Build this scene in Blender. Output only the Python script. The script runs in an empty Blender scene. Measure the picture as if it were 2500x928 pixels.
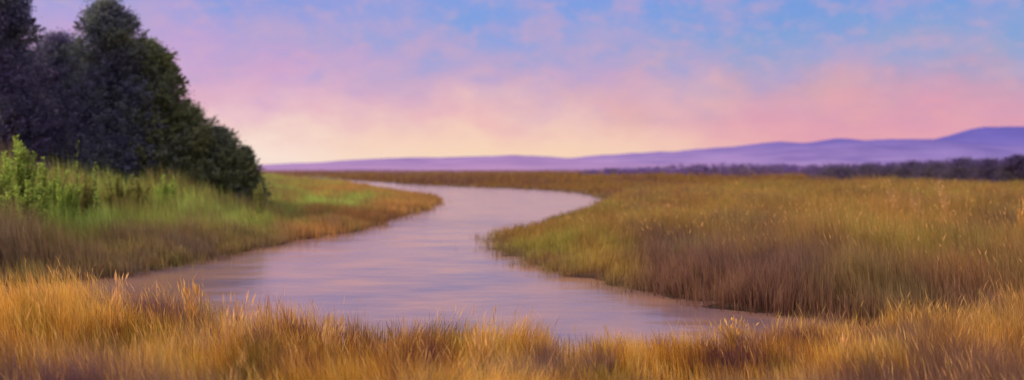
import bpy, math, random
import numpy as np

SEED = 7
rng = np.random.default_rng(SEED)
random.seed(SEED)
scene = bpy.context.scene
C = scene.collection

# ------------------------------------------------------------------ camera numbers
CAM_H = 3.5          # eye height above the water
F = 2165.0           # focal length in pixels of the 2500 wide photograph
HY = 412.0           # horizon row
CX = 1250.0

def G(px, py, z=0.0):
    """photo pixel -> point on the level z"""
    d = (CAM_H - z) * F / (py - HY)
    return ((px - CX) / F * d, d)

def at(px, d):
    return (px - CX) / F * d

def lin(c):
    c = np.asarray(c, float) / 255.0
    return np.where(c <= 0.04045, c / 12.92, ((c + 0.055) / 1.055) ** 2.4)

def L4(r, g, b):
    v = lin((r, g, b))
    return (float(v[0]), float(v[1]), float(v[2]), 1.0)

# ------------------------------------------------------------------ numpy noise
def _hash(ix, iy, seed):
    n = (ix.astype(np.int64) * 374761393 + iy.astype(np.int64) * 668265263 + seed * 1442695041) & 0x7fffffff
    n = ((n ^ (n >> 13)) * 1274126177) & 0x7fffffff
    n = n ^ (n >> 16)
    return (n & 0xffff) / 65535.0

def vnoise(x, y, seed=0):
    x = np.asarray(x, float); y = np.asarray(y, float)
    ix = np.floor(x); iy = np.floor(y)
    fx = x - ix; fy = y - iy
    fx = fx * fx * (3 - 2 * fx); fy = fy * fy * (3 - 2 * fy)
    a = _hash(ix, iy, seed); b = _hash(ix + 1, iy, seed)
    c = _hash(ix, iy + 1, seed); d = _hash(ix + 1, iy + 1, seed)
    return (a * (1 - fx) + b * fx) * (1 - fy) + (c * (1 - fx) + d * fx) * fy

def fbm(x, y, seed=0, octv=4):
    s = 0.0; amp = 0.5; tot = 0.0
    for o in range(octv):
        s = s + amp * vnoise(x * 2 ** o + 17.3 * o, y * 2 ** o - 9.1 * o, seed + o)
        tot += amp; amp *= 0.55
    return s / tot

def ss(t, a=0.0, b=1.0):
    t = np.clip((np.asarray(t, float) - a) / (b - a), 0, 1)
    return t * t * (3 - 2 * t)

# ------------------------------------------------------------------ object helpers
def mesh_obj(name, verts, loops, counts, mat, parent=None, cols=None, smooth=False, normals=None):
    me = bpy.data.meshes.new(name)
    verts = np.asarray(verts, np.float32)
    loops = np.asarray(loops, np.int32).ravel()
    counts = np.asarray(counts, np.int32)
    me.vertices.add(len(verts)); me.vertices.foreach_set('co', verts.ravel())
    me.loops.add(len(loops)); me.loops.foreach_set('vertex_index', loops)
    me.polygons.add(len(counts))
    starts = np.concatenate(([0], np.cumsum(counts)[:-1])).astype(np.int32)
    me.polygons.foreach_set('loop_start', starts)
    if smooth:
        me.polygons.foreach_set('use_smooth', np.ones(len(counts), bool))
    me.update(calc_edges=True)
    if cols is not None:
        a = me.color_attributes.new('Col', 'FLOAT_COLOR', 'POINT')
        cc = np.ones((len(verts), 4), np.float32); cc[:, :3] = cols
        a.data.foreach_set('color', cc.ravel())
    me.materials.append(mat)
    ob = bpy.data.objects.new(name, me); C.objects.link(ob)
    if parent is not None: ob.parent = parent
    return ob

def tag(o, label=None, cat=None, group=None, kind=None):
    if label: o['label'] = label
    if cat: o['category'] = cat
    if group: o['group'] = group
    if kind: o['kind'] = kind
    return o

def empty(name, loc):
    o = bpy.data.objects.new(name, None); C.objects.link(o)
    o.location = loc; o.empty_display_size = 0.3
    return o

# ------------------------------------------------------------------ materials
def leaf_mat(name, transl=0.35, noise=0.25, gain=1.0):
    m = bpy.data.materials.new(name); m.use_nodes = True
    nt = m.node_tree; nt.nodes.clear()
    out = nt.nodes.new('ShaderNodeOutputMaterial')
    at_ = nt.nodes.new('ShaderNodeVertexColor'); at_.layer_name = 'Col'
    geo = nt.nodes.new('ShaderNodeNewGeometry')
    nz = nt.nodes.new('ShaderNodeTexNoise'); nz.inputs['Scale'].default_value = 1.7
    nt.links.new(geo.outputs['Position'], nz.inputs['Vector'])
    mr = nt.nodes.new('ShaderNodeMapRange')
    mr.inputs['From Min'].default_value = 0.3; mr.inputs['From Max'].default_value = 0.7
    mr.inputs['To Min'].default_value = (1 - noise) * gain; mr.inputs['To Max'].default_value = (1 + noise) * gain
    nt.links.new(nz.outputs['Fac'], mr.inputs['Value'])
    mul = nt.nodes.new('ShaderNodeVectorMath'); mul.operation = 'SCALE'
    nt.links.new(at_.outputs['Color'], mul.inputs[0]); nt.links.new(mr.outputs['Result'], mul.inputs['Scale'])
    di = nt.nodes.new('ShaderNodeBsdfDiffuse'); tr = nt.nodes.new('ShaderNodeBsdfTranslucent')
    nt.links.new(mul.outputs[0], di.inputs['Color']); nt.links.new(mul.outputs[0], tr.inputs['Color'])
    mx = nt.nodes.new('ShaderNodeMixShader'); mx.inputs[0].default_value = transl
    nt.links.new(di.outputs[0], mx.inputs[1]); nt.links.new(tr.outputs[0], mx.inputs[2])
    nt.links.new(mx.outputs[0], out.inputs['Surface'])
    return m

def noise_mat(name, c1, c2, scale, rough=0.95, bump=0.3, c3=None):
    m = bpy.data.materials.new(name); m.use_nodes = True
    nt = m.node_tree; b = nt.nodes['Principled BSDF']
    b.inputs['Roughness'].default_value = rough
    b.inputs['Specular IOR Level'].default_value = 0.1
    geo = nt.nodes.new('ShaderNodeNewGeometry')
    nz = nt.nodes.new('ShaderNodeTexNoise'); nz.inputs['Scale'].default_value = scale; nz.inputs['Detail'].default_value = 6
    nt.links.new(geo.outputs['Position'], nz.inputs['Vector'])
    cr = nt.nodes.new('ShaderNodeValToRGB')
    cr.color_ramp.elements[0].position = 0.35; cr.color_ramp.elements[0].color = c1
    cr.color_ramp.elements[1].position = 0.65; cr.color_ramp.elements[1].color = c2
    if c3:
        e = cr.color_ramp.elements.new(0.5); e.color = c3
    nt.links.new(nz.outputs['Fac'], cr.inputs['Fac'])
    sz = nt.nodes.new('ShaderNodeSeparateXYZ'); nt.links.new(geo.outputs['Position'], sz.inputs[0])
    wet = nt.nodes.new('ShaderNodeMapRange'); wet.inputs['From Min'].default_value = 0.02; wet.inputs['From Max'].default_value = 0.14
    wet.inputs['To Min'].default_value = 0.42; wet.inputs['To Max'].default_value = 1.0
    nt.links.new(sz.outputs['Z'], wet.inputs['Value'])
    sc = nt.nodes.new('ShaderNodeVectorMath'); sc.operation = 'SCALE'
    nt.links.new(cr.outputs['Color'], sc.inputs[0]); nt.links.new(wet.outputs[0], sc.inputs['Scale'])
    nt.links.new(sc.outputs[0], b.inputs['Base Color'])
    bp = nt.nodes.new('ShaderNodeBump'); bp.inputs['Strength'].default_value = bump
    nt.links.new(nz.outputs['Fac'], bp.inputs['Height']); nt.links.new(bp.outputs[0], b.inputs['Normal'])
    return m

M_soil = noise_mat('marsh_soil', L4(78, 58, 50), L4(120, 92, 60), 0.35, c3=L4(96, 76, 52))
M_bark = noise_mat('dark_bark', L4(48, 40, 40), L4(82, 68, 62), 6.0, bump=0.6)
M_grass = leaf_mat('dry_grass', 0.42, 0.22, 1.0)
M_leaf = leaf_mat('dark_leaves', 0.42, 0.3)
M_shrub = leaf_mat('green_leaves', 0.4, 0.2)

def water_mat():
    m = bpy.data.materials.new('creek_water'); m.use_nodes = True
    nt = m.node_tree; b = nt.nodes['Principled BSDF']
    b.inputs['Base Color'].default_value = L4(128, 96, 100)
    b.inputs['Roughness'].default_value = 0.17
    b.inputs['IOR'].default_value = 1.42
    geo = nt.nodes.new('ShaderNodeNewGeometry')
    mp = nt.nodes.new('ShaderNodeMapping'); mp.inputs['Scale'].default_value = (0.6, 1.1, 1.0)
    nt.links.new(geo.outputs['Position'], mp.inputs['Vector'])
    nz = nt.nodes.new('ShaderNodeTexNoise'); nz.inputs['Scale'].default_value = 0.9; nz.inputs['Detail'].default_value = 5
    nz.inputs['Roughness'].default_value = 0.6
    nt.links.new(mp.outputs[0], nz.inputs['Vector'])
    bp = nt.nodes.new('ShaderNodeBump'); bp.inputs['Strength'].default_value = 0.3; bp.inputs['Distance'].default_value = 0.05
    nt.links.new(nz.outputs['Fac'], bp.inputs['Height']); nt.links.new(bp.outputs[0], b.inputs['Normal'])
    n3 = nt.nodes.new('ShaderNodeTexNoise'); n3.inputs['Scale'].default_value = 0.42; n3.inputs['Detail'].default_value = 3
    nt.links.new(mp.outputs[0], n3.inputs['Vector'])
    b2 = nt.nodes.new('ShaderNodeBump'); b2.inputs['Strength'].default_value = 0.5; b2.inputs['Distance'].default_value = 0.1
    nt.links.new(n3.outputs['Fac'], b2.inputs['Height']); nt.links.new(b2.outputs[0], bp.inputs['Normal'])
    # murky water tone, with mottled sky reflection painted in as mauve and peach patches
    n2 = nt.nodes.new('ShaderNodeTexNoise'); n2.inputs['Scale'].default_value = 0.3; n2.inputs['Detail'].default_value = 5
    nt.links.new(geo.outputs['Position'], n2.inputs['Vector'])
    cr = nt.nodes.new('ShaderNodeValToRGB')
    cr.color_ramp.elements[0].position = 0.35; cr.color_ramp.elements[0].color = L4(108, 86, 86)
    cr.color_ramp.elements[1].position = 0.65; cr.color_ramp.elements[1].color = L4(146, 106, 74)
    nt.links.new(n2.outputs['Fac'], cr.inputs['Fac']); nt.links.new(cr.outputs['Color'], b.inputs['Base Color'])
    return m
M_water = water_mat()

def hill_mat(name, low, high, z0, z1, spots):
    m = bpy.data.materials.new(name); m.use_nodes = True
    nt = m.node_tree; b = nt.nodes['Principled BSDF']
    b.inputs['Roughness'].default_value = 1.0; b.inputs['Specular IOR Level'].default_value = 0.0
    geo = nt.nodes.new('ShaderNodeNewGeometry')
    sp = nt.nodes.new('ShaderNodeSeparateXYZ'); nt.links.new(geo.outputs['Position'], sp.inputs[0])
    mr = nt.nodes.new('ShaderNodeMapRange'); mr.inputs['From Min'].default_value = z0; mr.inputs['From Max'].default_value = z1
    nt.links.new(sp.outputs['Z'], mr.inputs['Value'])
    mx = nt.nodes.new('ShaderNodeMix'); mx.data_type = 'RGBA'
    nt.links.new(mr.outputs[0], mx.inputs[0]); mx.inputs[6].default_value = low; mx.inputs[7].default_value = high  # paler foot and violet top paint distance haze into the base colour
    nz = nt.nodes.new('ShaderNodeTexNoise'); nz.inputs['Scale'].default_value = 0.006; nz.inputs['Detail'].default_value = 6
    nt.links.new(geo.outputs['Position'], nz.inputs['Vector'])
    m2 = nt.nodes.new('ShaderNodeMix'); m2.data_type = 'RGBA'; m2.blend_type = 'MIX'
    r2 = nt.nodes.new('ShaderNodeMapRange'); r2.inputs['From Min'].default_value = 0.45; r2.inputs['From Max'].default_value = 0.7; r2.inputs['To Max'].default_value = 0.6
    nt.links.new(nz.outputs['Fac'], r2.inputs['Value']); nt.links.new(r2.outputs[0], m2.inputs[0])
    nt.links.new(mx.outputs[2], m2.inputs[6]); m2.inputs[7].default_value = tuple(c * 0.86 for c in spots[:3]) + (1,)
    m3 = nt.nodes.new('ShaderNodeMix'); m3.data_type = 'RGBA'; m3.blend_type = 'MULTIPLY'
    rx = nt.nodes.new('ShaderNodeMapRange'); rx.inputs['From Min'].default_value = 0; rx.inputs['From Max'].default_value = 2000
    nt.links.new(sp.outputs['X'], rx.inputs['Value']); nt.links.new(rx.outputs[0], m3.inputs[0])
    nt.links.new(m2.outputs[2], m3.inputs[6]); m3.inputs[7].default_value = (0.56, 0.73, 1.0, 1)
    nt.links.new(m3.outputs[2], b.inputs['Base Color'])
    return m

# ------------------------------------------------------------------ creek outline (photo pixels on the water level)
creek_px = [
    # far bank, from the far left narrows to the right-hand bend
    (850, 440), (905, 444), (1060, 454), (1200, 459), (1320, 464), (1400, 470), (1460, 478), (1492, 489),
    (1478, 500), (1440, 515), (1390, 535), (1320, 555), (1255, 572), (1212, 592),          # back of the right-hand point
    (1228, 614), (1290, 642), (1380, 667), (1500, 694), (1640, 727), (1800, 757), (1950, 777), (2100, 791), (2240, 800), (2360, 807),
    (2200, 822), (2000, 838), (1700, 858), (1400, 866), (1100, 860), (800, 836), (500, 802), (250, 777), (100, 764), (-300, 758),
    (-700, 752), (-900, 740), (-700, 712), (-300, 704), (0, 700), (150, 694), (250, 684), (400, 652), (500, 630), (650, 603), (800, 578), (900, 558),
    (985, 528), (1052, 508), (1074, 495), (1060, 486), (1000, 478), (930, 464), (880, 451), (850, 444),
]
creek = np.array([G(*p) for p in creek_px])

def resample(poly, smooth=2):
    p = poly.copy()
    for _ in range(smooth):                       # Chaikin corner cutting
        q = np.roll(p, -1, 0)
        p = np.stack((0.75 * p + 0.25 * q, 0.25 * p + 0.75 * q), 1).reshape(-1, 2)
    return p
creek = resample(creek, 1)

def sdist(x, y):
    """distance to the creek edge, positive on land"""
    x = np.asarray(x, float).ravel(); y = np.asarray(y, float).ravel()
    out = np.empty(len(x))
    A = creek; B = np.roll(creek, -1, 0)
    for s in range(0, len(x), 40000):
        X = x[s:s + 40000, None]; Y = y[s:s + 40000, None]
        dx = (B - A)[:, 0]; dy = (B - A)[:, 1]
        t = np.clip(((X - A[:, 0]) * dx + (Y - A[:, 1]) * dy) / (dx * dx + dy * dy), 0, 1)
        d2 = (X - A[:, 0] - t * dx) ** 2 + (Y - A[:, 1] - t * dy) ** 2
        dist = np.sqrt(d2.min(1))
        cond = ((A[:, 1] > Y) != (B[:, 1] > Y)) & (X < dx * (Y - A[:, 1]) / np.where(dy == 0, 1e-9, dy) + A[:, 0])
        ins = cond.sum(1) % 2 == 1
        out[s:s + 40000] = np.where(ins, -dist, dist)
    return out

def edge_wobble(x, y):
    return (fbm(x * 0.9, y * 0.9, 91, 3) - 0.5) * 1.9 + (fbm(x * 0.16, y * 0.16, 55, 2) - 0.5) * np.clip(y / 60, 0.4, 2.0)

def land_h(x, y, sd):
    px = CX + F * x / np.maximum(y, 3.0)
    left = ss((680 - px) / 260) * ss(y, 24, 34) * ss(140 - y, 0, 50)
    h = -0.45 + 0.45 * ss(sd, -1.6, 0.1) + 0.16 * ss(sd, -0.05, 1.6)
    h = h + left * 0.75 * ss(sd, 1, 22)
    h = h + ss(sd, 0.3, 3) * (fbm(x * 0.35, y * 0.35, 5, 3) - 0.5) * 0.16
    h = h + ss(y, 350, 1500) * 0.3
    return h

# ------------------------------------------------------------------ ground sheet
gx = np.concatenate((-np.geomspace(6000, 48, 40), np.arange(-47, 60, 0.42), np.geomspace(61, 6000, 40)))
gy = np.concatenate((-np.geomspace(3000, 6, 20), np.arange(-5, 8, 2.0), np.arange(8, 56, 0.33), np.arange(56, 115, 0.9), np.geomspace(116, 500, 90), np.geomspace(520, 9000, 40)))
GX, GY = np.meshgrid(gx, gy)
sdg = sdist(GX, GY).reshape(GX.shape)
sdg = sdg + edge_wobble(GX, GY) * ss(60 - np.abs(sdg), 0, 55)
GZ = land_h(GX, GY, sdg)
nv = len(gx); nr = len(gy)
idx = np.arange(nv * nr).reshape(nr, nv)
quads = np.stack((idx[:-1, :-1], idx[:-1, 1:], idx[1:, 1:], idx[1:, :-1]), -1).reshape(-1, 4)
ground = mesh_obj('ground', np.stack((GX, GY, GZ), -1).reshape(-1, 3), quads, np.full(len(quads), 4), M_soil, smooth=True)
tag(ground, kind='structure')

# water sheet
wv = [(-90, 12, 0), (90, 12, 0), (90, 60, 0), (140, 480, 0), (-160, 480, 0), (-90, 60, 0)]
water = mesh_obj('water', wv, list(range(6)), [6], M_water)
tag(water, kind='structure')

# ------------------------------------------------------------------ grass
def gtan(x, y, seed, s):
    return fbm(x * s, y * s, seed, 3)

def blades(P, H, W, lean, cb, ct, midw=0.75, midt=0.55):
    """one tapering bent blade per point: 5 verts, one quad and one triangle"""
    n = len(P)
    yaw = rng.uniform(0, 2 * np.pi, n)
    wx = np.cos(yaw) * W * 0.5; wy = np.sin(yaw) * W * 0.5
    V = np.empty((n, 5, 3), np.float32)
    V[:, 0] = P - np.stack((wx, wy, np.zeros(n)), 1); V[:, 1] = P + np.stack((wx, wy, np.zeros(n)), 1)
    M = P + np.stack((lean[:, 0] * 0.32, lean[:, 1] * 0.32, H * midt), 1)
    side = np.stack((wx, wy, np.zeros(n)), 1) * np.asarray(midw).reshape(-1, 1)
    V[:, 2] = M + side; V[:, 3] = M - side
    ln = np.hypot(lean[:, 0], lean[:, 1])
    V[:, 4] = P + np.stack((lean[:, 0], lean[:, 1], np.sqrt(np.maximum(H * H - 0.7 * ln * ln, (0.3 * H) ** 2))), 1)
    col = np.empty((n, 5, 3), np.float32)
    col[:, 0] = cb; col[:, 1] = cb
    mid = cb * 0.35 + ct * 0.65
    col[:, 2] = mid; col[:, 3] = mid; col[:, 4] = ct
    return V, col

class Grass:
    def __init__(self): self.V = []; self.K = []
    def add(self, *a, **k):
        v, c = blades(*a, **k); self.V.append(v); self.K.append(c)
    def tips(self): return self.V[-1][:, 4].astype(float)
    def build(self, name, label, cat, mat=None):
        V = np.concatenate(self.V); K = np.concatenate(self.K); n = len(V)
        b = np.arange(n) * 5
        loops = np.stack((b, b + 1, b + 2, b + 3, b + 3, b + 2, b + 4), 1)
        counts = np.tile(np.array([4, 3]), n)
        o = mesh_obj(name, V.reshape(-1, 3), loops, counts, mat or M_grass, cols=K.reshape(-1, 3))
        return tag(o, label, cat, kind='stuff')

def palette(cols):
    return np.array([lin(c) for c in cols])

def pick(pal, t):
    """smoothly interpolated palette lookup, t in 0..1"""
    t = np.clip(t, 0, 0.9999) * (len(pal) - 1)
    i = t.astype(int); f = (t - i)[:, None]
    return pal[i] * (1 - f) + pal[i + 1] * f

far_px = np.array([-2000, 700, 780, 830, 900, 1060, 1200, 1320, 1400, 1460, 1492, 1560, 2200, 4000])
far_py = np.array([431, 431, 432, 437, 444, 454, 459, 464, 470, 478, 486, 470, 455, 455])

def region(x, y):
    """0 near bank, 1 left bank, 2 right bank, 3 beyond the far bend"""
    px = CX + F * x / y
    py = HY + F * CAM_H / y
    fg_edge = np.interp(px, [-900, 100, 250, 500, 800, 1100, 1400, 1700, 2000, 2240, 2500, 3500], [745, 735, 735, 730, 720, 720, 720, 790, 806, 808, 810, 815])
    far = py < np.interp(px, far_px, far_py)
    left = (px < 1115) & ~((px > 690) & (py < np.interp(px, [690, 740, 800, 900, 1000, 1085, 1115], [436, 440, 446, 456, 466, 478, 486])))
    r = np.full(len(x), 2)
    r[left] = 1
    r[far] = 3
    r[py > fg_edge] = 0
    return r

def sample(n, d0, d1, u0=-0.78, u1=0.78):
    d = np.exp(rng.uniform(np.log(d0), np.log(d1), n))
    u = rng.uniform(u0, u1, n)
    return u * d, d

def place(n, d0, d1, reg, u0=-0.78, u1=0.78, margin=0.08):
    x, y = sample(n, d0, d1, u0, u1)
    r = region(x, y)
    k = r == reg; x = x[k]; y = y[k]
    sd = sdist(x, y); sd = sd + edge_wobble(x, y) * ss(60 - np.abs(sd), 0, 55)
    k = sd > margin
    return x[k], y[k], sd[k]

def shallows(x, y, sd, reach):
    isl = ss(fbm(x * 0.55, y * 0.4, 88, 3), 0.56, 0.7) * ss(sd, -reach * 2.4, 0)
    k = rng.random(len(x)) < np.maximum(ss(sd, -reach, 0.5) ** 1.6, 0.5 * isl)
    return k

def jit(c, amt, hue=0.06):
    n = len(c)
    return np.clip(c * (1 + rng.normal(0, amt, (n, 1))) * (1 + rng.normal(0, hue, (n, 3))), 0.004, 0.95)

PX = lambda x, y: CX + F * x / y

# --- near bank: tall golden grass
g = Grass()
x, y, sd = place(330000, 8.2, 30, 0, margin=-1.4)
k = shallows(x, y, sd, 0.6); x, y, sd = x[k], y[k], sd[k]
tn = fbm(x * 0.75, y * 0.75, 11, 4)                      # tussocks
keep = rng.random(len(x)) < np.clip(0.35 + 1.5 * (tn - 0.3), 0.15, 1)
x, y, sd, tn = x[keep], y[keep], sd[keep], tn[keep]
px = PX(x, y)
z = land_h(x, y, sd)
hh = np.interp(px, [-400, 0, 150, 300, 480, 620, 900, 1150, 1500, 1700, 2100, 2500, 3000], [1.15, 1.1, 0.95, 0.85, 0.92, 0.78, 0.68, 0.56, 0.5, 0.5, 0.56, 0.78, 1.0])
H = hh * (0.22 + 1.45 * tn) * rng.uniform(0.6, 1.2, len(x))
W = np.maximum(0.005, 0.00055 * y) * rng.uniform(0.7, 1.4, len(x))
ang = fbm(x * 0.5, y * 0.5, 21, 2) * 7 + rng.normal(0, 0.9, len(x))
mag = H * np.abs(rng.normal(0.22, 0.16, len(x)))
lean = np.stack((np.cos(ang) * mag, np.sin(ang) * mag), 1)
pal = palette([(112, 74, 70), (150, 100, 50), (212, 154, 58), (232, 180, 72), (234, 196, 108), (218, 162, 60)])
t = np.clip(0.5 + 2.5 * (fbm(x * 0.55, y * 0.55, 31, 4) - 0.5) + rng.normal(0, 0.13, len(x)), 0, 1)
ct = pick(pal, t)
gm = ss(fbm(x * 0.8, y * 0.8, 37, 3), 0.58, 0.72)[:, None]
ct = ct * (1 - 0.6 * gm) + 0.6 * gm * lin((140, 128, 48))
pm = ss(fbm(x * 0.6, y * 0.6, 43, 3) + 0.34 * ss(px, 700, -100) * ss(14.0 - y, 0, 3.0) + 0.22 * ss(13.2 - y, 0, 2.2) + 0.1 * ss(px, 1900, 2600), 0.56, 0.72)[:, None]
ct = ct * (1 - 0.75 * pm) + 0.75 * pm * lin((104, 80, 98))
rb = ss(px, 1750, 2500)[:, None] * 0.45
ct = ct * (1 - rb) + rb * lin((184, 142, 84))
cb = ct * np.array([0.62, 0.5, 0.55])  # darker bases: thatch brown, with shade low in the grass painted in
P = np.stack((x, y, z), 1)
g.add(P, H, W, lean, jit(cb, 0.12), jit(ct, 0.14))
# seed heads on the taller stems
tips = g.tips(); sel = (rng.random(len(x)) < 0.045) & (H > 0.5)
q = tips[sel] - np.array([0, 0, 0.03]); m = len(q)
ln = lean[sel] / np.maximum(np.hypot(lean[sel, 0], lean[sel, 1]), 1e-3)[:, None]
hl = rng.uniform(0.14, 0.3, m)
hc = jit(np.tile(lin((214, 166, 92)), (m, 1)), 0.16)
g.add(q, hl, np.maximum(0.004, 0.0004 * y[sel]), ln * hl[:, None] * 0.5, hc, hc, midw=1.8, midt=0.4)
near = g.build('golden_grass', 'tall golden dry grass with pale seed heads along the near bank', 'grass')

# --- left bank: green reeds
g = Grass()
x, y, sd = place(450000, 26, 330, 1, u0=-0.75, u1=0.05, margin=-2.6)
k = shallows(x, y, sd, 1.1); x, y, sd = x[k], y[k], sd[k]
px = PX(x, y)
tn = fbm(x * 0.4, y * 0.4, 12, 4)
keep = rng.random(len(x)) < np.clip(0.4 + 1.4 * (tn - 0.3), 0.2, 1)
x, y, sd, tn, px = x[keep], y[keep], sd[keep], tn[keep], px[keep]
z = land_h(x, y, sd)
tall = ss(px, 760, 560)
H = (0.6 + 0.35 * ss(sd, 0.5, 5) + tall * (0.25 * ss(sd, 0, 3) + 1.0 * ss(sd, 3, 16) + 0.5 * ss(px, 300, 0) + 0.8 * ss(px, 170, -20) * ss(sd, 3, 14))) * (0.3 + 1.35 * tn) * rng.uniform(0.6, 1.2, len(x))
W = np.maximum(0.012, 0.0006 * y) * rng.uniform(0.7, 1.5, len(x))
ang = fbm(x * 0.3, y * 0.3, 22, 2) * 7 + rng.normal(0, 0.9, len(x))
mag = H * np.abs(rng.normal(0.18, 0.13, len(x)))
lean = np.stack((np.cos(ang) * mag, np.sin(ang) * mag), 1)
gpal = palette([(150, 118, 80), (156, 140, 76), (148, 154, 74), (156, 176, 78), (180, 204, 98)])
bpal = palette([(128, 110, 88), (144, 120, 80), (154, 134, 76), (140, 140, 74)])
n1 = fbm(x * 0.22, y * 0.22, 32, 4); n2 = fbm(x * 0.7, y * 0.35, 33, 3)
edge = ss(sd + (n1 - 0.5) * 9, 0.5, 6.5) 
edge = edge * (0.45 + 0.55 * ss(fbm(x * 0.35, y * 0.2, 61, 3), 0.38, 0.58))
edge = np.maximum(edge, ss(px, 620, 760) * ss(sd, 1.5, 6.0) * 0.9)
gc = pick(gpal, 0.48 + 2.6 * (0.5 * n2 + 0.5 * fbm(x * 0.25, y * 0.16, 65, 3) - 0.5) + rng.normal(0, 0.1, len(x)))
bc = pick(bpal, 0.5 + 1.5 * (n2 - 0.5) + rng.normal(0, 0.1, len(x)))
ct = gc * edge[:, None] + bc * (1 - edge[:, None])
orr = (ss(px, 640, 780) * ss(fbm(x * 0.12, y * 0.12, 77, 3), 0.45, 0.62) * 0.7)[:, None]
ct = ct * (1 - orr) + orr * lin((200, 146, 78))
lift = 0.15 * ss(-x * 0 + fbm(x * 0.11, y * 0.08, 63, 3), 0.4, 0.62)[:, None]
ct = ct * (1 + lift)
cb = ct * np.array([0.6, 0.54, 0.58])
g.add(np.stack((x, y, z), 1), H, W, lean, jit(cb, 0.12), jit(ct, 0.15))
g.build('green_reeds', 'green and brown reeds covering the left bank below the dark trees', 'reeds')

# --- right bank: olive and ochre marsh grass
g = Grass()
x, y, sd = place(540000, 18, 420, 2, u0=-0.12, u1=0.78, margin=-2.4)
k = shallows(x, y, sd, 1.0); x, y, sd = x[k], y[k], sd[k]
px = PX(x, y)
tn = fbm(x * 0.4, y * 0.4, 13, 4)
keep = rng.random(len(x)) < np.clip(0.4 + 1.4 * (tn - 0.3), 0.2, 1)
x, y, sd, tn, px = x[keep], y[keep], sd[keep], tn[keep], px[keep]
z = land_h(x, y, sd)
H = (0.5 + 0.45 * ss(sd, 0.2, 4) + 0.5 * ss(px, 1350, 1900)) * (0.12 + 1.0 * tn + 0.75 * fbm(x * 0.17, y * 0.12, 113, 3)) * rng.uniform(0.55, 1.22, len(x))
W = np.maximum(0.009, 0.0006 * y) * rng.uniform(0.7, 1.5, len(x))
ang = fbm(x * 0.3, y * 0.3, 23, 2) * 7 + rng.normal(0, 0.9, len(x))
mag = H * np.abs(rng.normal(0.2, 0.14, len(x)))
lean = np.stack((np.cos(ang) * mag, np.sin(ang) * mag), 1)
opal = palette([(132, 102, 74), (144, 122, 62), (166, 136, 66), (178, 130, 74), (150, 142, 64), (194, 152, 82)])
dpal = palette([(124, 94, 90), (142, 106, 82), (160, 124, 76)])  # purple-brown bank shade toward the water, painted into the blade colour
n1 = fbm(x * 0.16, y * 0.11, 34, 4); n2 = 0.5 * fbm(x * 0.45, y * 0.25, 35, 4) + 0.5 * fbm(x * 0.14, y * 0.07, 135, 3)
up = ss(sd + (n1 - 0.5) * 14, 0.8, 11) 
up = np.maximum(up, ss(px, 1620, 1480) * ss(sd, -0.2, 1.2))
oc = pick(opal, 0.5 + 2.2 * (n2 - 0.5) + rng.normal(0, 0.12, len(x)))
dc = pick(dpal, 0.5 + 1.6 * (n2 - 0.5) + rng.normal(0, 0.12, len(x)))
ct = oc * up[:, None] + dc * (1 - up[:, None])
gm = (ss(px, 1640, 1400) * ss(fbm(x * 0.5, y * 0.4, 36, 3), 0.4, 0.6) * 0.5)[:, None]
ct = ct * (1 - gm) + gm * lin((176, 164, 74))
gm = (ss(fbm(x * 0.3, y * 0.14, 39, 3), 0.56, 0.74) * 0.3)[:, None]
ct = ct * (1 - gm) + gm * lin((164, 172, 76))
rm = (ss(fbm(x * 0.28, y * 0.13, 141, 3), 0.54, 0.68) * 0.5 * (0.25 + 0.75 * up))[:, None]
ct = ct * (1 - rm) + rm * lin((182, 128, 72))
om = (ss(fbm(x * 0.33, y * 0.15, 147, 3), 0.55, 0.68) * 0.5 * up)[:, None]
ct = ct * (1 - om) + om * lin((206, 168, 84))
vm = (ss(fbm(x * 0.24, y * 0.12, 151, 3), 0.56, 0.7) * 0.5)[:, None]
ct = ct * (1 - vm) + vm * lin((118, 92, 84))
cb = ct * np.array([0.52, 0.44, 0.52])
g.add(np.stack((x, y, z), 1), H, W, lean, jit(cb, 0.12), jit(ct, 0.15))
tips = g.tips(); sel = (rng.random(len(x)) < 0.02) & (H > 0.75) & (y < 90) & (sd > 3)
q = tips[sel]; m = len(q); hl = rng.uniform(0.1, 0.25, m)
ln = lean[sel] / np.maximum(np.hypot(lean[sel, 0], lean[sel, 1]), 1e-3)[:, None]
hc = jit(np.tile(lin((204, 158, 92)), (m, 1)), 0.2)
g.add(q, hl, np.maximum(0.006, 0.0005 * y[sel]), ln * hl[:, None] * 0.5, hc, hc, midw=2.2, midt=0.4)
g.build('marsh_grass', 'olive and ochre marsh grass filling the right bank down to the water', 'grass')

# --- beyond the bend: brown marsh out to the hills
g = Grass()
x, y, sd = place(150000, 95, 1500, 3, u0=-0.75, u1=0.75)
px = PX(x, y)
z = land_h(x, y, sd)
tn = fbm(x * 0.05, y * 0.03, 14, 4)
H = (0.8 + 1.6 * ss(tn, 0.45, 0.75)) * rng.uniform(0.6, 1.2, len(x))
W = 0.0009 * y * rng.uniform(0.7, 1.6, len(x))
mag = H * np.abs(rng.normal(0.2, 0.14, len(x))); ang = rng.uniform(0, 6.28, len(x))
lean = np.stack((np.cos(ang) * mag, np.sin(ang) * mag), 1)
pal = palette([(132, 96, 82), (140, 104, 66), (160, 120, 62), (138, 122, 66)])
ct = pick(pal, 0.5 + 1.6 * (fbm(x * 0.06, y * 0.03, 38, 4) - 0.5) + rng.normal(0, 0.12, len(x)))
hz = ss(y, 300, 1100)[:, None] * 0.75  # distance haze blended into the blade colour
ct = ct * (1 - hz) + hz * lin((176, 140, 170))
cb = ct * 0.7
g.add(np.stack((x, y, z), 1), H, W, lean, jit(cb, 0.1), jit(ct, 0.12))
g.build('brown_marsh', 'hazy brown marsh grass on the flats beyond the bend of the creek', 'marsh grass')

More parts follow.
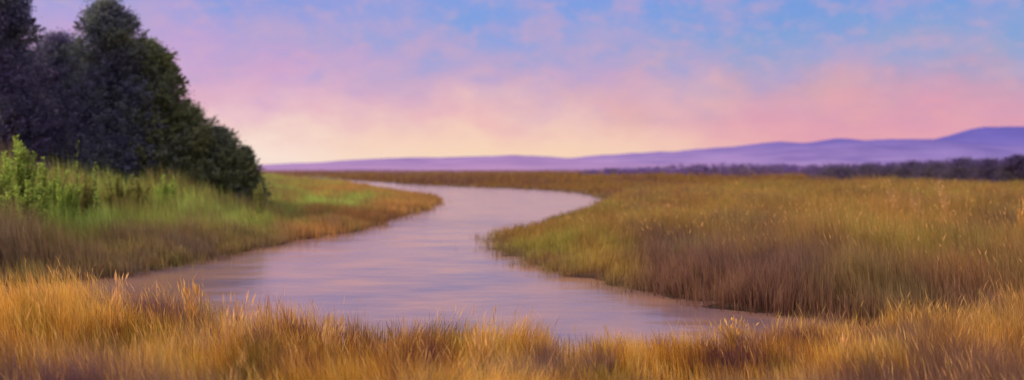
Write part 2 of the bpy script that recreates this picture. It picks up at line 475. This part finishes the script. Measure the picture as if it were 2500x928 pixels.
# ------------------------------------------------------------------ trees
def tube(pts, radii, sides=7):
    pts = np.asarray(pts, float); n = len(pts)
    V = []; Fq = []
    for i in range(n):
        a = pts[min(i + 1, n - 1)] - pts[max(i - 1, 0)]
        a = a / (np.linalg.norm(a) + 1e-9)
        u = np.cross(a, (0.31, 0.9, 0.2)); u /= np.linalg.norm(u) + 1e-9
        w = np.cross(a, u)
        for k in range(sides):
            th = 2 * np.pi * k / sides
            V.append(pts[i] + radii[i] * (np.cos(th) * u + np.sin(th) * w))
    for i in range(n - 1):
        for k in range(sides):
            k2 = (k + 1) % sides
            Fq.append((i * sides + k, i * sides + k2, (i + 1) * sides + k2, (i + 1) * sides + k))
    return V, Fq

def leaves(r, centres, radii, n, size, pal, squash=0.8, patch=0.35, shell=0.55, fill=None):
    """rhombic leaf sprays scattered through overlapping clumps"""
    w = radii ** 2.2; w = w / w.sum()
    ci = r.choice(len(centres), n, p=w)
    d = r.normal(size=(n, 3)); d /= np.linalg.norm(d, axis=1)[:, None]
    rr = radii[ci] * np.abs(r.normal(0.8, 0.27, n))
    P = centres[ci] + d * rr[:, None] * np.array([1, 1, squash])
    if fill is not None:                                   # twigs between the clumps
        m = int(n * 0.26); low, H, R, pt, pw, lx = fill
        t = r.uniform(0, 1, m) ** 1.15; th = r.uniform(0, 2 * np.pi, m)
        so_ = r.integers(0, 1000)
        lob = 0.62 + 0.75 * (0.6 * vnoise(th * 1.6 + so_, t * 5.5 + so_, 5) + 0.4 * vnoise(th * 4 + so_, t * 14 + so_, 6))
        q = R * np.interp(t, pt, pw) * lob * np.sqrt(r.random(m)) * np.abs(r.normal(0.98, 0.09, m))
        P[:m] = np.stack((np.cos(th) * q + lx * t * R, np.sin(th) * q * 0.85, low + t * (H - low) * (0.86 + 0.16 * vnoise(th * 1.3 + so_, t * 0 + 3.3, 8)) * r.normal(0.985, 0.02, m)), 1)
    if fill is not None:                                   # ragged sprigs that stick out of the crown
        k = int(n * 0.16); m2 = m + k; ns = 260
        st = r.uniform(0.03, 0.97, ns); sth = r.uniform(0, 2 * np.pi, ns)
        sl = 0.62 + 0.75 * (0.6 * vnoise(sth * 1.6 + so_, st * 5.5 + so_, 5) + 0.4 * vnoise(sth * 4 + so_, st * 14 + so_, 6))
        sq = R * np.interp(st, pt, pw) * np.clip(sl, 0.6, 1.15) * 0.9
        S = np.stack((np.cos(sth) * sq + lx * st * R, np.sin(sth) * sq * 0.85, low + st * (H - low) * 0.93), 1)
        D = np.stack((np.cos(sth), np.sin(sth), r.uniform(-0.1, 1.3, ns)), 1); D /= np.linalg.norm(D, axis=1)[:, None]
        D *= (R * r.uniform(0.12, 0.36, ns))[:, None]
        j = r.integers(0, ns, k); u = r.uniform(0, 1, k)
        P[m:m2] = S[j] + D[j] * u[:, None] + r.normal(size=(k, 3)) * (R * 0.045 * (1.15 - u))[:, None]
    s = size * r.uniform(0.55, 1.4, n)
    a = r.normal(size=(n, 3)) * np.array([1, 1, 0.7]) + np.array([0, 0, -0.25]); a /= np.linalg.norm(a, axis=1)[:, None]
    b = np.cross(a, r.normal(size=(n, 3))); b /= np.linalg.norm(b, axis=1)[:, None] + 1e-9
    A = a * s[:, None]; B = b * (s * 0.42)[:, None]
    V = np.stack((P - A, P + B, P + A, P - B), 1)
    t = np.clip(0.5 + (r.random(len(centres))[ci] - 0.5) * 0.45 + 1.3 * (fbm(P[:, 0] * 0.35 + 40, P[:, 2] * 0.35, 71, 3) - 0.5) + r.normal(0, 0.07, n), 0, 1)
    c = pick(pal, t)
    c = np.clip(c * (1 + r.normal(0, 0.12, (n, 1))), 0.003, 0.9)
    return V.reshape(-1, 3), np.repeat(c, 4, 0)

DARK = palette([(108, 100, 126), (106, 110, 124), (108, 116, 106), (124, 130, 88)])
DARKP = palette([(128, 102, 126), (112, 102, 130), (104, 106, 120), (112, 114, 104)])
OLIVE = palette([(104, 108, 112), (114, 122, 94), (130, 138, 78), (108, 114, 102)])

def make_tree(label, px, d, top_py, half_px, pal, seed, nleaf=20000, low=0.4, profile=None, lean_x=0.0, leaf=0.2, nclump=60, group=None, cat='tree'):
    r = np.random.default_rng(seed)
    x = at(px, d); z0 = float(land_h(np.array([x]), np.array([d]), np.array([15.0]))[0]) - 0.1
    H = CAM_H + (HY - top_py) / F * d - z0
    R = half_px / F * d
    root = empty('tree', (x, d, z0))
    tag(root, label, cat, group)
    # crown clumps inside an uneven envelope
    prof = profile or [(0.0, 0.78), (0.15, 0.95), (0.4, 1.0), (0.62, 0.85), (0.8, 0.6), (0.93, 0.34), (1.0, 0.14)]
    pt, pw = zip(*prof)
    cs = []; rs = []
    for i in range(nclump):
        t = (i + r.random()) / nclump
        zz = low + t * (H - low)
        env = R * np.interp(t, pt, pw)
        br = np.clip(R * r.uniform(0.2, 0.42), 0.12, max(env * 0.8, 0.3))
        th = r.uniform(0, 2 * np.pi); q = np.sqrt(r.uniform(0.0, 1.0)) * max(env - br * 0.8, 0)
        q *= r.uniform(0.82, 1.12)
        cs.append((math.cos(th) * q + lean_x * t * R, math.sin(th) * q * 0.85, min(zz, H - br * 0.75)))
        rs.append(br)
    cs = np.array(cs); rs = np.array(rs)
    # trunk and limbs
    V = []; Q = []
    tr = 0.022 * H + 0.05
    tp = [(lean_x * R * t * 0.8 + 0.12 * H * 0.1 * math.sin(3 * t + seed), 0.1 * math.sin(4 * t + seed), t * H * 0.86) for t in np.linspace(0, 1, 9)]
    v, f = tube(tp, [tr * (1.35 if i == 0 else 1 - 0.1 * i) for i in range(9)], 9); V += v; Q += f
    order = r.permutation(nclump)[:14]
    for j in order:
        e = cs[j]; k = int(np.clip(e[2] / (H * 0.86) * 8 * 0.7, 1, 7)); s = np.array(tp[k])
        mid = (s * 0.5 + e * 0.5) + np.array([0, 0, 0.12 * abs(e[2] - s[2])])
        v, f = tube([s, s * 0.72 + mid * 0.28 + 0.02, mid, e], [tr * 0.42, tr * 0.34, tr * 0.22, tr * 0.07], 6)
        off = len(V); V += v; Q += [tuple(a + off for a in ff) for ff in f]
    mesh_obj('trunk', V, Q, np.full(len(Q), 4), M_bark, root, smooth=True)
    LV, LC = leaves(r, cs, rs, nleaf, leaf, pal, fill=(low, H, R, pt, pw, lean_x))
    n = len(LV) // 4
    mesh_obj('crown', LV, np.arange(n * 4), np.full(n, 4), M_leaf, root, cols=LC)
    return root

WIDE = [(0.0, 1.25), (0.2, 1.2), (0.4, 1.08), (0.6, 0.88), (0.8, 0.62), (0.93, 0.4), (1.0, 0.16)]
make_tree('tall purple-black tree cut off by the top left corner', 8, 58, -75, 104, DARKP, 101, 130000, low=0.2, profile=WIDE, nclump=110, leaf=0.095)
make_tree('shorter dark tree with low crown between the two tall ones', 142, 66, 80, 122, DARKP, 102, 125000, low=0.2, profile=WIDE, nclump=100, leaf=0.095)
make_tree('tall dark tree with rounded crown, highest one standing whole in view', 264, 60, 0, 102, DARK, 103, 130000, nclump=120, low=0.2, leaf=0.095,
          profile=[(0, 1.2), (0.25, 1.18), (0.5, 1.02), (0.68, 0.86), (0.8, 0.84), (0.92, 0.66), (1, 0.25)])
make_tree('olive tinged tree leaning against the right side of the tall rounded one', 362, 62, 98, 112, OLIVE, 104, 125000, low=0.2, profile=WIDE, nclump=100, leaf=0.12)
make_tree('dark olive tree at the middle of the descending right slope of the grove', 455, 63, 254, 100, OLIVE, 105, 95000, low=0.1, nclump=80, leaf=0.085,
          profile=[(0, 1.15), (0.3, 1.1), (0.6, 0.85), (0.85, 0.55), (1, 0.2)])
make_tree('low round dark tree, second from the right end of the grove', 536, 64, 308, 88, OLIVE, 106, 75000, low=0.1, nclump=64, leaf=0.08,
          profile=[(0, 1.05), (0.3, 1.0), (0.65, 0.7), (1, 0.22)])
make_tree('smallest dark bushy tree at the right end of the grove', 598, 63, 356, 62, OLIVE, 107, 45000, low=0.05, nclump=46, leaf=0.075,
          profile=[(0, 1.0), (0.25, 0.95), (0.6, 0.6), (1, 0.2)])

# ------------------------------------------------------------------ far tree line on the right
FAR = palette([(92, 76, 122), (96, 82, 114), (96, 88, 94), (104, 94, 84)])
far_trees = []
def far_tree(px, d, top, half, seed, label, group=None, nleaf=10000):
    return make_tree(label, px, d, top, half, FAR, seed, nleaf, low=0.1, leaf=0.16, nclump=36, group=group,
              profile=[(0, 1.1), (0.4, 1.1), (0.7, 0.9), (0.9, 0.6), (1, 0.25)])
FG = 'dark trees of the far tree line on the right'
FL = 'low dark tree of the far tree line below the right end of the purple hills'
far_tree(2484, 150, 377, 40, 301, 'tallest dark tree of the far line, at the right edge of the picture', FG, 14000)
k = 302
for px, d, top, half in [(2412, 158, 386, 62), (2352, 165, 385, 56), (2286, 176, 395, 66), (2232, 186, 393, 46), (2170, 196, 402, 60), (2120, 206, 401, 42), (2050, 216, 405, 62)]:
    far_tree(px, d, top, half, k, FL, FG); k += 1

# the more distant, bluer wood that runs on behind them
def wood():
    r = np.random.default_rng(55)
    cs = []; rs = []
    for i in range(1700):
        t = r.random()
        px = 1420 + t * 1350
        d = np.interp(t, [0, 0.5, 1], [430, 300, 210]) * r.uniform(0.95, 1.08)
        top = np.interp(px, [1420, 1560, 1660, 1720, 1860, 2000, 2200, 2770], [414, 406, 398, 398, 395, 399, 391, 374]) + 7 * (fbm(np.array([px * 0.02]), np.array([0.3]), 9, 3)[0] - 0.5)
        Hh = CAM_H + (HY - top) / F * d
        br = r.uniform(0.6, 1.7)
        cs.append((at(px, d), d, 0.2 + (max(0.4, Hh - br) - 0.2) * r.random())); rs.append(br)
    cs = np.array(cs); rs = np.array(rs)
    pal = palette([(112, 88, 156), (116, 94, 146), (104, 88, 116), (112, 98, 104)])  # violet leaf palette paints in the haze of distance
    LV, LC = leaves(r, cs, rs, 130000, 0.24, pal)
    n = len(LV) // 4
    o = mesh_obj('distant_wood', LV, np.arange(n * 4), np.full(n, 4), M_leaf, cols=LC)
    tag(o, 'violet-dark distant wood running along the foot of the purple hills', 'wood', kind='stuff')
wood()

# ------------------------------------------------------------------ leafy plants standing out of the left reeds
GRN = palette([(142, 146, 70), (150, 170, 74), (168, 192, 88), (156, 156, 78)])
OLV = palette([(132, 130, 74), (144, 142, 74), (156, 160, 78), (140, 126, 76)])
def shoot_plant(name, label, cat, px, d, top_py, half_px, pal, seed, nst, nlf, leaf, group=None):
    r = np.random.default_rng(seed)
    x = at(px, d); z0 = float(land_h(np.array([x]), np.array([d]), np.array([8.0]))[0]) - 0.05
    H = CAM_H + (HY - top_py) / F * d - z0; R = half_px / F * d
    root = empty(name, (x, d, z0)); tag(root, label, cat, group)
    V = []; Q = []; LVs = []; LCs = []
    for s in range(nst):
        th = r.uniform(0, 2 * np.pi); q = R * r.uniform(0.1, 1.0); hs = H * (1.0 if s == 0 else r.uniform(0.55, 0.96))
        e = np.array([math.cos(th) * q, math.sin(th) * q * 0.6, hs]); b = np.array([e[0] * 0.2, e[1] * 0.2, 0])
        m = (b + e) / 2 + np.array([e[0] * -0.12, 0, hs * 0.06])
        v, f = tube([b, (b + m) / 2, m, (m + e) / 2, e], [0.022, 0.02, 0.015, 0.011, 0.005], 5)
        off = len(V); V += v; Q += [tuple(a + off for a in ff) for ff in f]
        t = r.uniform(0.18, 1.0, nlf) ** 0.8
        base = (b * (1 - t)[:, None] ** 2 + 2 * (m * (t * (1 - t))[:, None]) + e * (t ** 2)[:, None])
        az = r.uniform(0, 2 * np.pi, nlf)
        up = r.uniform(0.2, 1.3, nlf)
        a = np.stack((np.cos(az), np.sin(az), up), 1); a /= np.linalg.norm(a, axis=1)[:, None]
        sz = leaf * r.uniform(0.6, 1.4, nlf) * (1.15 - 0.6 * t)
        A = a * sz[:, None]; Bv = np.cross(a, r.normal(size=(nlf, 3))); Bv /= np.linalg.norm(Bv, axis=1)[:, None] + 1e-9; Bv *= (sz * 0.17)[:, None]
        LVs.append(np.stack((base, base + A * 0.45 + Bv, base + A, base + A * 0.45 - Bv), 1).reshape(-1, 3))
        c = pick(pal, np.clip(0.5 + r.normal(0, 0.25, nlf), 0, 1)) * (1 + r.normal(0, 0.14, (nlf, 1)))
        LCs.append(np.repeat(np.clip(c, 0.005, 0.9), 4, 0))
    mesh_obj('stem', V, Q, np.full(len(Q), 4), M_bark, root, smooth=True)
    LV = np.concatenate(LVs); n = len(LV) // 4
    mesh_obj('foliage', LV, np.arange(n * 4), np.full(n, 4), M_shrub, root, cols=np.concatenate(LCs))
    return root

shoot_plant('tall_shrub', 'tallest green shoots rising against the dark trees near the left edge', 'shrub', 52, 36, 332, 46, GRN, 401, 18, 190, 0.26)
shoot_plant('tall_shrub', 'second tall green shrub, right beside the tallest shoots', 'shrub', 98, 38, 385, 40, GRN, 402, 16, 160, 0.24)
shoot_plant('tall_shrub', 'grey-green shrub cut by the left edge of the picture', 'shrub', -12, 35, 392, 50, GRN, 403, 18, 170, 0.25)
for i_, (px, d, top, half) in enumerate([(20, 41, 372, 46), (128, 42, 408, 44), (165, 39, 432, 40), (-40, 38, 360, 46), (72, 33, 440, 48), (6, 32, 470, 50), (215, 44, 424, 38), (288, 46, 418, 40), (340, 47, 428, 36), (405, 49, 426, 36)]):
    labs = ['mid-height green bush between the tallest shoots and the left edge', 'green bush right of the second tall shrub, at the foot of the shorter dark tree', 'low green bush in the reeds below the thin olive stem',
            'green bush cut off at the left edge behind the grey-green shrub', 'low bright bush in front of the tallest shoots', 'low yellow-green bush nearest the water by the left edge',
            'olive bush around the plant with pale leaf clusters', 'olive bush below the tall rounded tree', 'low olive bush below the olive tinged leaning tree', 'low green bush below the middle of the descending grove']
    shoot_plant('green_bush', labs[i_], 'bush', px, d, top, half, [GRN, OLV][i_ in (6, 7, 8)], 420 + i_, 20, 170, 0.22, group='green bushes in the left reeds')
shoot_plant('thin_sapling', 'thin olive stem with sparse leaves before the dark trees', 'sapling', 190, 40, 345, 13, GRN, 404, 4, 60, 0.16)
shoot_plant('leafy_plant', 'small plant with pale yellow-green leaf clusters before the dark trees', 'plant', 234, 41, 396, 9, palette([(150, 172, 72), (170, 190, 90), (140, 160, 70)]), 405, 5, 46, 0.2)
shoot_plant('leafy_plant', 'low green leafy clump at the right foot of the grove', 'plant', 632, 50, 440, 34, OLV, 406, 16, 80, 0.18)

# ------------------------------------------------------------------ single grass plants that stand out
def grass_plant(label, px, d, top_py, half_px, pal, seed, n=70, group=None, z=0.2, cat='grass plant', lean=(0, 0), wk=0.00075):
    r = np.random.default_rng(seed)
    x = at(px, d); H = CAM_H + (HY - top_py) / F * d - z; R = half_px / F * d
    root = empty('grass_clump', (x, d, z)); tag(root, label, cat, group)
    hs = H * np.concatenate(([1.0], r.uniform(0.5, 0.97, n - 1)))
    th = r.uniform(0, 2 * np.pi, n); q = R * np.sqrt(r.random(n)) * (hs / H)
    ln = np.stack((np.cos(th) * q + lean[0] * hs, np.sin(th) * q + lean[1] * hs), 1)
    b = np.stack((np.cos(th) * q * 0.25, np.sin(th) * q * 0.25, np.zeros(n)), 1)
    c = pick(pal, r.random(n)) * (1 + r.normal(0, 0.1, (n, 1)))
    def emit(nm, P, HH, W, LN, cb, ct, **k):
        v, kk = blades(P, HH, W, LN, cb, ct, **k); m = len(v); bb = np.arange(m) * 5
        lp = np.stack((bb, bb + 1, bb + 2, bb + 3, bb + 3, bb + 2, bb + 4), 1)
        mesh_obj(nm, v.reshape(-1, 3), lp, np.tile(np.array([4, 3]), m), M_grass, root, cols=kk.reshape(-1, 3))
        return v
    v = emit('foliage', b, hs, np.full(n, max(0.006, wk * d)), ln, c * 0.6, c)
    tips = v[:, 4].astype(float); s = r.random(n) < 0.6; m = int(s.sum())
    hl = r.uniform(0.12, 0.24, m) * min(1.0, H)
    hc = np.clip(c[s] * 1.2, 0, 0.95)
    emit('seed_sprays', tips[s] - np.array([0, 0, 0.06]), hl, np.full(m, max(0.005, wk * d)), ln[s] * 0.2, hc, hc, midw=2.6, midt=0.45)
    return root

STRAW = palette([(190, 142, 84), (210, 168, 108), (198, 154, 94)])
ORANGE = palette([(186, 138, 68), (206, 160, 88), (192, 146, 76)])
for i, (lab, px, d, top, half, pal, n) in enumerate([
    ('pale straw clump leaning right on the near bank below the middle of the creek', 800, 14.5, 765, 34, STRAW, 80),
    ('upright orange clump standing highest against the creek on the left', 474, 16.5, 688, 26, ORANGE, 90),
    ('thin pale plume clump against the dark reeds, second from the left edge', 272, 17.0, 662, 15, STRAW, 40),
    ('wispy orange clump against the brown reeds near the left edge', 118, 16.0, 666, 30, ORANGE, 70),
    ('fanned pale clump on the near bank right of the tall orange one', 560, 14.0, 720, 46, STRAW, 90),
    ('broad golden clump at the front edge of the creek under its right arm', 1790, 16.2, 772, 50, ORANGE, 110),
    ('thin leaning pale stalks at the lower right below the dark bank', 2050, 14.0, 790, 16, STRAW, 26),
    ('golden clump at the bottom centre of the near bank', 1180, 13.4, 800, 44, ORANGE, 100),
]):
    grass_plant(lab, px, d, top, half, pal, 500 + i, n, group='grass clumps that stand out on the near bank', lean=(0.12 if i % 2 == 0 else -0.06, 0))
for i, (lab, px, d, top, half) in enumerate([
    ('pale dry stalks leaning left before the far dark trees, leftmost of three', 2196, 44, 436, 14),
    ('pale dry stalks with speckled seed heads, middle one of three before the far trees', 2248, 42, 438, 18),
    ('pale dry stalks, rightmost of three before the far dark trees', 2318, 43, 434, 14),
]):
    grass_plant(lab, px, d, top, half, STRAW, 540 + i, 34, group='pale dry stalks on the right marsh', z=0.25, lean=(-0.18, 0), wk=0.0006)
grass_plant('golden stalk clump at the right edge of the picture', 2494, 30, 440, 14, ORANGE, 560, 40, z=0.25)

# ------------------------------------------------------------------ hills
def ridge(name, d, prof, depth, mat, seed, rough):
    X = np.linspace(-1.1, 1.3, 420); rows = 26
    px = CX + F * X
    top = np.interp(px, [p[0] for p in prof], [p[1] for p in prof])
    V = []
    for j in range(rows):
        t = j / (rows - 1)
        yy = d - depth * (1 - t)
        prof_t = t ** 0.75
        z = (CAM_H + (HY - top) / F * d) * prof_t
        x = X * d
        n = fbm(x * 0.0022, np.full_like(x, yy * 0.0022), seed, 5) - 0.5
        z = z * (1 + 1.1 * n * (1 - t) * 2 * min(1, t * 3 + 0.2)) + rough * (fbm(x * 0.012, np.full_like(x, yy * 0.01), seed + 4, 4) - 0.5) * t
        V.append(np.stack((x, np.full_like(x, yy), z - 1.5 * (1 - t)), 1))
    V.append(np.stack((X * d, np.full_like(X, d + depth), np.full_like(X, -2.0)), 1))
    rows += 1
    V = np.concatenate(V); n = len(X); idx = np.arange(n * rows).reshape(rows, n)
    q = np.stack((idx[:-1, :-1], idx[:-1, 1:], idx[1:, 1:], idx[1:, :-1]), -1).reshape(-1, 4)
    return tag(mesh_obj(name, V, q, np.full(len(q), 4), mat, smooth=True), kind='structure')

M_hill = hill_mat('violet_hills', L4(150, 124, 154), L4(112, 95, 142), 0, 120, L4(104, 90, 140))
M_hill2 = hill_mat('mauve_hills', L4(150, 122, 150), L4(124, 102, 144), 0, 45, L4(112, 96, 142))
hp = [(-1200, 400), (0, 408), (640, 407), (760, 399), (900, 390), (1000, 387), (1100, 385), (1250, 379), (1380, 385), (1480, 377), (1560, 373), (1640, 369), (1700, 364), (1780, 360), (1850, 351),
      (1905, 346), (1960, 350), (2030, 339), (2075, 337), (2110, 344), (2200, 339), (2280, 341), (2330, 328), (2370, 316), (2405, 311), (2460, 309), (2500, 310), (2700, 303), (3200, 320), (4200, 360)]
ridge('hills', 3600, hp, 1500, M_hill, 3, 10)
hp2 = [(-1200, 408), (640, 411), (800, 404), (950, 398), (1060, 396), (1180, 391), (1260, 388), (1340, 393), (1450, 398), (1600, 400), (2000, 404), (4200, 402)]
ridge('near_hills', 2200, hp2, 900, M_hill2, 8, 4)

# ------------------------------------------------------------------ sky
w = bpy.data.worlds.new('World'); scene.world = w; w.use_nodes = True
nt = w.node_tree; nt.nodes.clear()
N = nt.nodes.new; Lk = nt.links.new
def math_(op, a, b=None, clamp=False):
    n = N('ShaderNodeMath'); n.operation = op; n.use_clamp = clamp
    for i, v in enumerate((a, b)):
        if v is None: continue
        if isinstance(v, (int, float)): n.inputs[i].default_value = v
        else: Lk(v, n.inputs[i])
    return n.outputs[0]
def maprange(v, a, b, c=0.0, d=1.0):
    n = N('ShaderNodeMapRange'); n.interpolation_type = 'SMOOTHSTEP'
    Lk(v, n.inputs['Value'])
    n.inputs['From Min'].default_value = a; n.inputs['From Max'].default_value = b
    n.inputs['To Min'].default_value = c; n.inputs['To Max'].default_value = d
    return n.outputs[0]
def mixc(f, a, b):
    n = N('ShaderNodeMix'); n.data_type = 'RGBA'
    if isinstance(f, (int, float)): n.inputs[0].default_value = f
    else: Lk(f, n.inputs[0])
    for i, v in ((6, a), (7, b)):
        if isinstance(v, tuple): n.inputs[i].default_value = v
        else: Lk(v, n.inputs[i])
    return n.outputs[2]
tc = N('ShaderNodeTexCoord'); sep = N('ShaderNodeSeparateXYZ'); Lk(tc.outputs['Generated'], sep.inputs[0])
X_, Y_, Z_ = sep.outputs
az = math_('ARCTAN2', X_, Y_)
el = math_('ARCSINE', Z_)
comb = N('ShaderNodeCombineXYZ'); Lk(az, comb.inputs[0]); Lk(el, comb.inputs[1])
def sky_noise(sx, sy, seed, detail=4, rough=0.55, dist=0.4):
    mp = N('ShaderNodeMapping'); mp.inputs['Scale'].default_value = (sx, sy, 1); mp.inputs['Location'].default_value = (seed * 3.1, seed * 1.7, seed)
    Lk(comb.outputs[0], mp.inputs['Vector'])
    n = N('ShaderNodeTexNoise'); n.inputs['Scale'].default_value = 1.0; n.inputs['Detail'].default_value = detail
    n.inputs['Roughness'].default_value = rough; n.inputs['Distortion'].default_value = dist
    Lk(mp.outputs[0], n.inputs['Vector'])
    return n.outputs['Fac']
n1 = sky_noise(6, 13, 1.0, 3, 0.5, 0.2)
n2 = sky_noise(16, 28, 2.0, 4, 0.55, 0.2)
wob = math_('ADD', math_('MULTIPLY', math_('SUBTRACT', n1, 0.5), 0.085), math_('MULTIPLY', math_('SUBTRACT', n2, 0.5), 0.075))
amp = maprange(el, 0.0, 0.07, 0.25, 1.0)
v = math_('ADD', el, math_('MULTIPLY', wob, amp))
def ramp(stops):
    n = N('ShaderNodeValToRGB'); cr = n.color_ramp; cr.interpolation = 'B_SPLINE'
    while len(cr.elements) > 1: cr.elements.remove(cr.elements[-1])
    for i, (py, c) in enumerate(stops):
        pos = (HY - py) / F / 0.35
        if i == 0: e = cr.elements[0]; e.position = max(0, pos)
        else: e = cr.elements.new(min(max(pos, 0), 1))
        e.color = L4(*c)
    Lk(math_('MULTIPLY', v, 1 / 0.35, True), n.inputs['Fac'])
    return n.outputs['Color']
left = ramp([(412, (246, 222, 216)), (385, (253, 230, 216)), (340, (242, 208, 200)), (290, (232, 186, 200)), (230, (214, 168, 204)), (160, (196, 156, 208)), (95, (180, 156, 211)), (35, (156, 154, 217)), (-70, (130, 146, 218)), (-340, (132, 140, 204))])
cent = ramp([(412, (246, 216, 188)), (370, (250, 213, 186)), (325, (247, 206, 186)), (270, (236, 190, 190)), (210, (214, 170, 196)), (150, (182, 160, 206)), (85, (154, 160, 214)), (20, (122, 156, 226)), (-120, (116, 148, 222)), (-340, (132, 140, 204))])
right = ramp([(412, (236, 168, 176)), (350, (230, 160, 176)), (310, (222, 150, 178)), (260, (206, 152, 180)), (215, (182, 154, 188)), (155, (146, 160, 206)), (95, (126, 160, 214)), (25, (112, 152, 222)), (-120, (116, 146, 220)), (-340, (132, 140, 204))])
col = mixc(maprange(math_('ADD', az, math_('MULTIPLY', math_('SUBTRACT', n1, 0.5), 0.25)), -0.34, -0.02), left, cent)
col = mixc(maprange(math_('ADD', az, math_('MULTIPLY', math_('SUBTRACT', n1, 0.5), 0.3)), 0.06, 0.34), col, right)
# thin rose and peach cloud veils
n3 = sky_noise(9, 18, 5.0, 4, 0.55, 0.2)
band = math_('MULTIPLY', maprange(el, 0.01, 0.05), maprange(el, 0.18, 0.10))
col = mixc(math_('MULTIPLY', math_('MULTIPLY', maprange(n3, 0.42, 0.72), band), 0.42), col, L4(230, 160, 184))
n4 = sky_noise(13, 16, 9.0, 4, 0.55, 0.2)
band2 = math_('MULTIPLY', math_('MULTIPLY', maprange(el, 0.02, 0.05), maprange(el, 0.15, 0.09)), maprange(az, -0.1, 0.1))
col = mixc(math_('MULTIPLY', math_('MULTIPLY', maprange(n4, 0.46, 0.72), band2), 0.35), col, L4(228, 172, 160))
n5 = sky_noise(16, 26, 13.0, 4, 0.55, 0.2)
col = mixc(math_('MULTIPLY', math_('MULTIPLY', maprange(n5, 0.48, 0.74), maprange(el, 0.07, 0.12)), 0.4), col, L4(112, 156, 222))
col = mixc(maprange(el, 0.45, 0.9), col, L4(226, 212, 232))          # unseen overhead sky made paler, added fill for the ground
n7 = sky_noise(34, 52, 31.0, 3, 0.6, 0.2)
col = mixc(math_('MULTIPLY', math_('MULTIPLY', maprange(n7, 0.46, 0.7), maprange(el, 0.03, 0.08)), 0.28), col, L4(222, 170, 186))
n6 = sky_noise(14, 20, 21.0, 4, 0.58, 0.2)
hi = math_('MULTIPLY', maprange(el, 0.06, 0.11), maprange(el, 0.4, 0.2))
col = mixc(math_('MULTIPLY', math_('MULTIPLY', maprange(n6, 0.44, 0.68), hi), 0.6), col, L4(186, 160, 204))
bg = N('ShaderNodeBackground'); Lk(col, bg.inputs['Color']); Lk(maprange(el, 0.4, 0.9, 0.93, 2.3), bg.inputs['Strength'])  # strength raised overhead, out of view, as added fill light
SUN_AZ, SUN_EL = math.radians(-82), math.radians(24)
sky = N('ShaderNodeTexSky'); sky.sky_type = 'NISHITA'; sky.sun_disc = False
sky.sun_elevation = SUN_EL; sky.sun_rotation = SUN_AZ
bg2 = N('ShaderNodeBackground'); Lk(sky.outputs[0], bg2.inputs['Color']); bg2.inputs['Strength'].default_value = 0.012
add = N('ShaderNodeAddShader'); Lk(bg.outputs[0], add.inputs[0]); Lk(bg2.outputs[0], add.inputs[1])
out = N('ShaderNodeOutputWorld'); Lk(add.outputs[0], out.inputs['Surface'])

sun = bpy.data.lights.new('sun', 'SUN'); so = bpy.data.objects.new('sun', sun); C.objects.link(so)
sun.energy = 4.4; sun.angle = math.radians(6); sun.color = (1.0, 0.86, 0.66)
from mathutils import Vector
sd_ = Vector((math.sin(SUN_AZ) * math.cos(SUN_EL), math.cos(SUN_AZ) * math.cos(SUN_EL), math.sin(SUN_EL)))
so.rotation_euler = (-sd_).to_track_quat('-Z', 'Y').to_euler()
so.location = sd_ * 50

# ------------------------------------------------------------------ camera
cam = bpy.data.cameras.new('camera'); co = bpy.data.objects.new('camera', cam); C.objects.link(co)
cam.sensor_width = 36; cam.lens = F / 2500 * 36
cam.shift_y = -(464 - HY) / 2500
co.location = (0, 0, CAM_H); co.rotation_euler = (math.radians(90), 0, 0)
cam.clip_end = 20000; cam.clip_start = 0.1
cam.dof.use_dof = True; cam.dof.focus_distance = 17.5; cam.dof.aperture_fstop = 0.36
scene.camera = co

scene.view_settings.view_transform = 'Standard'; scene.view_settings.look = 'None'; scene.view_settings.exposure = 0
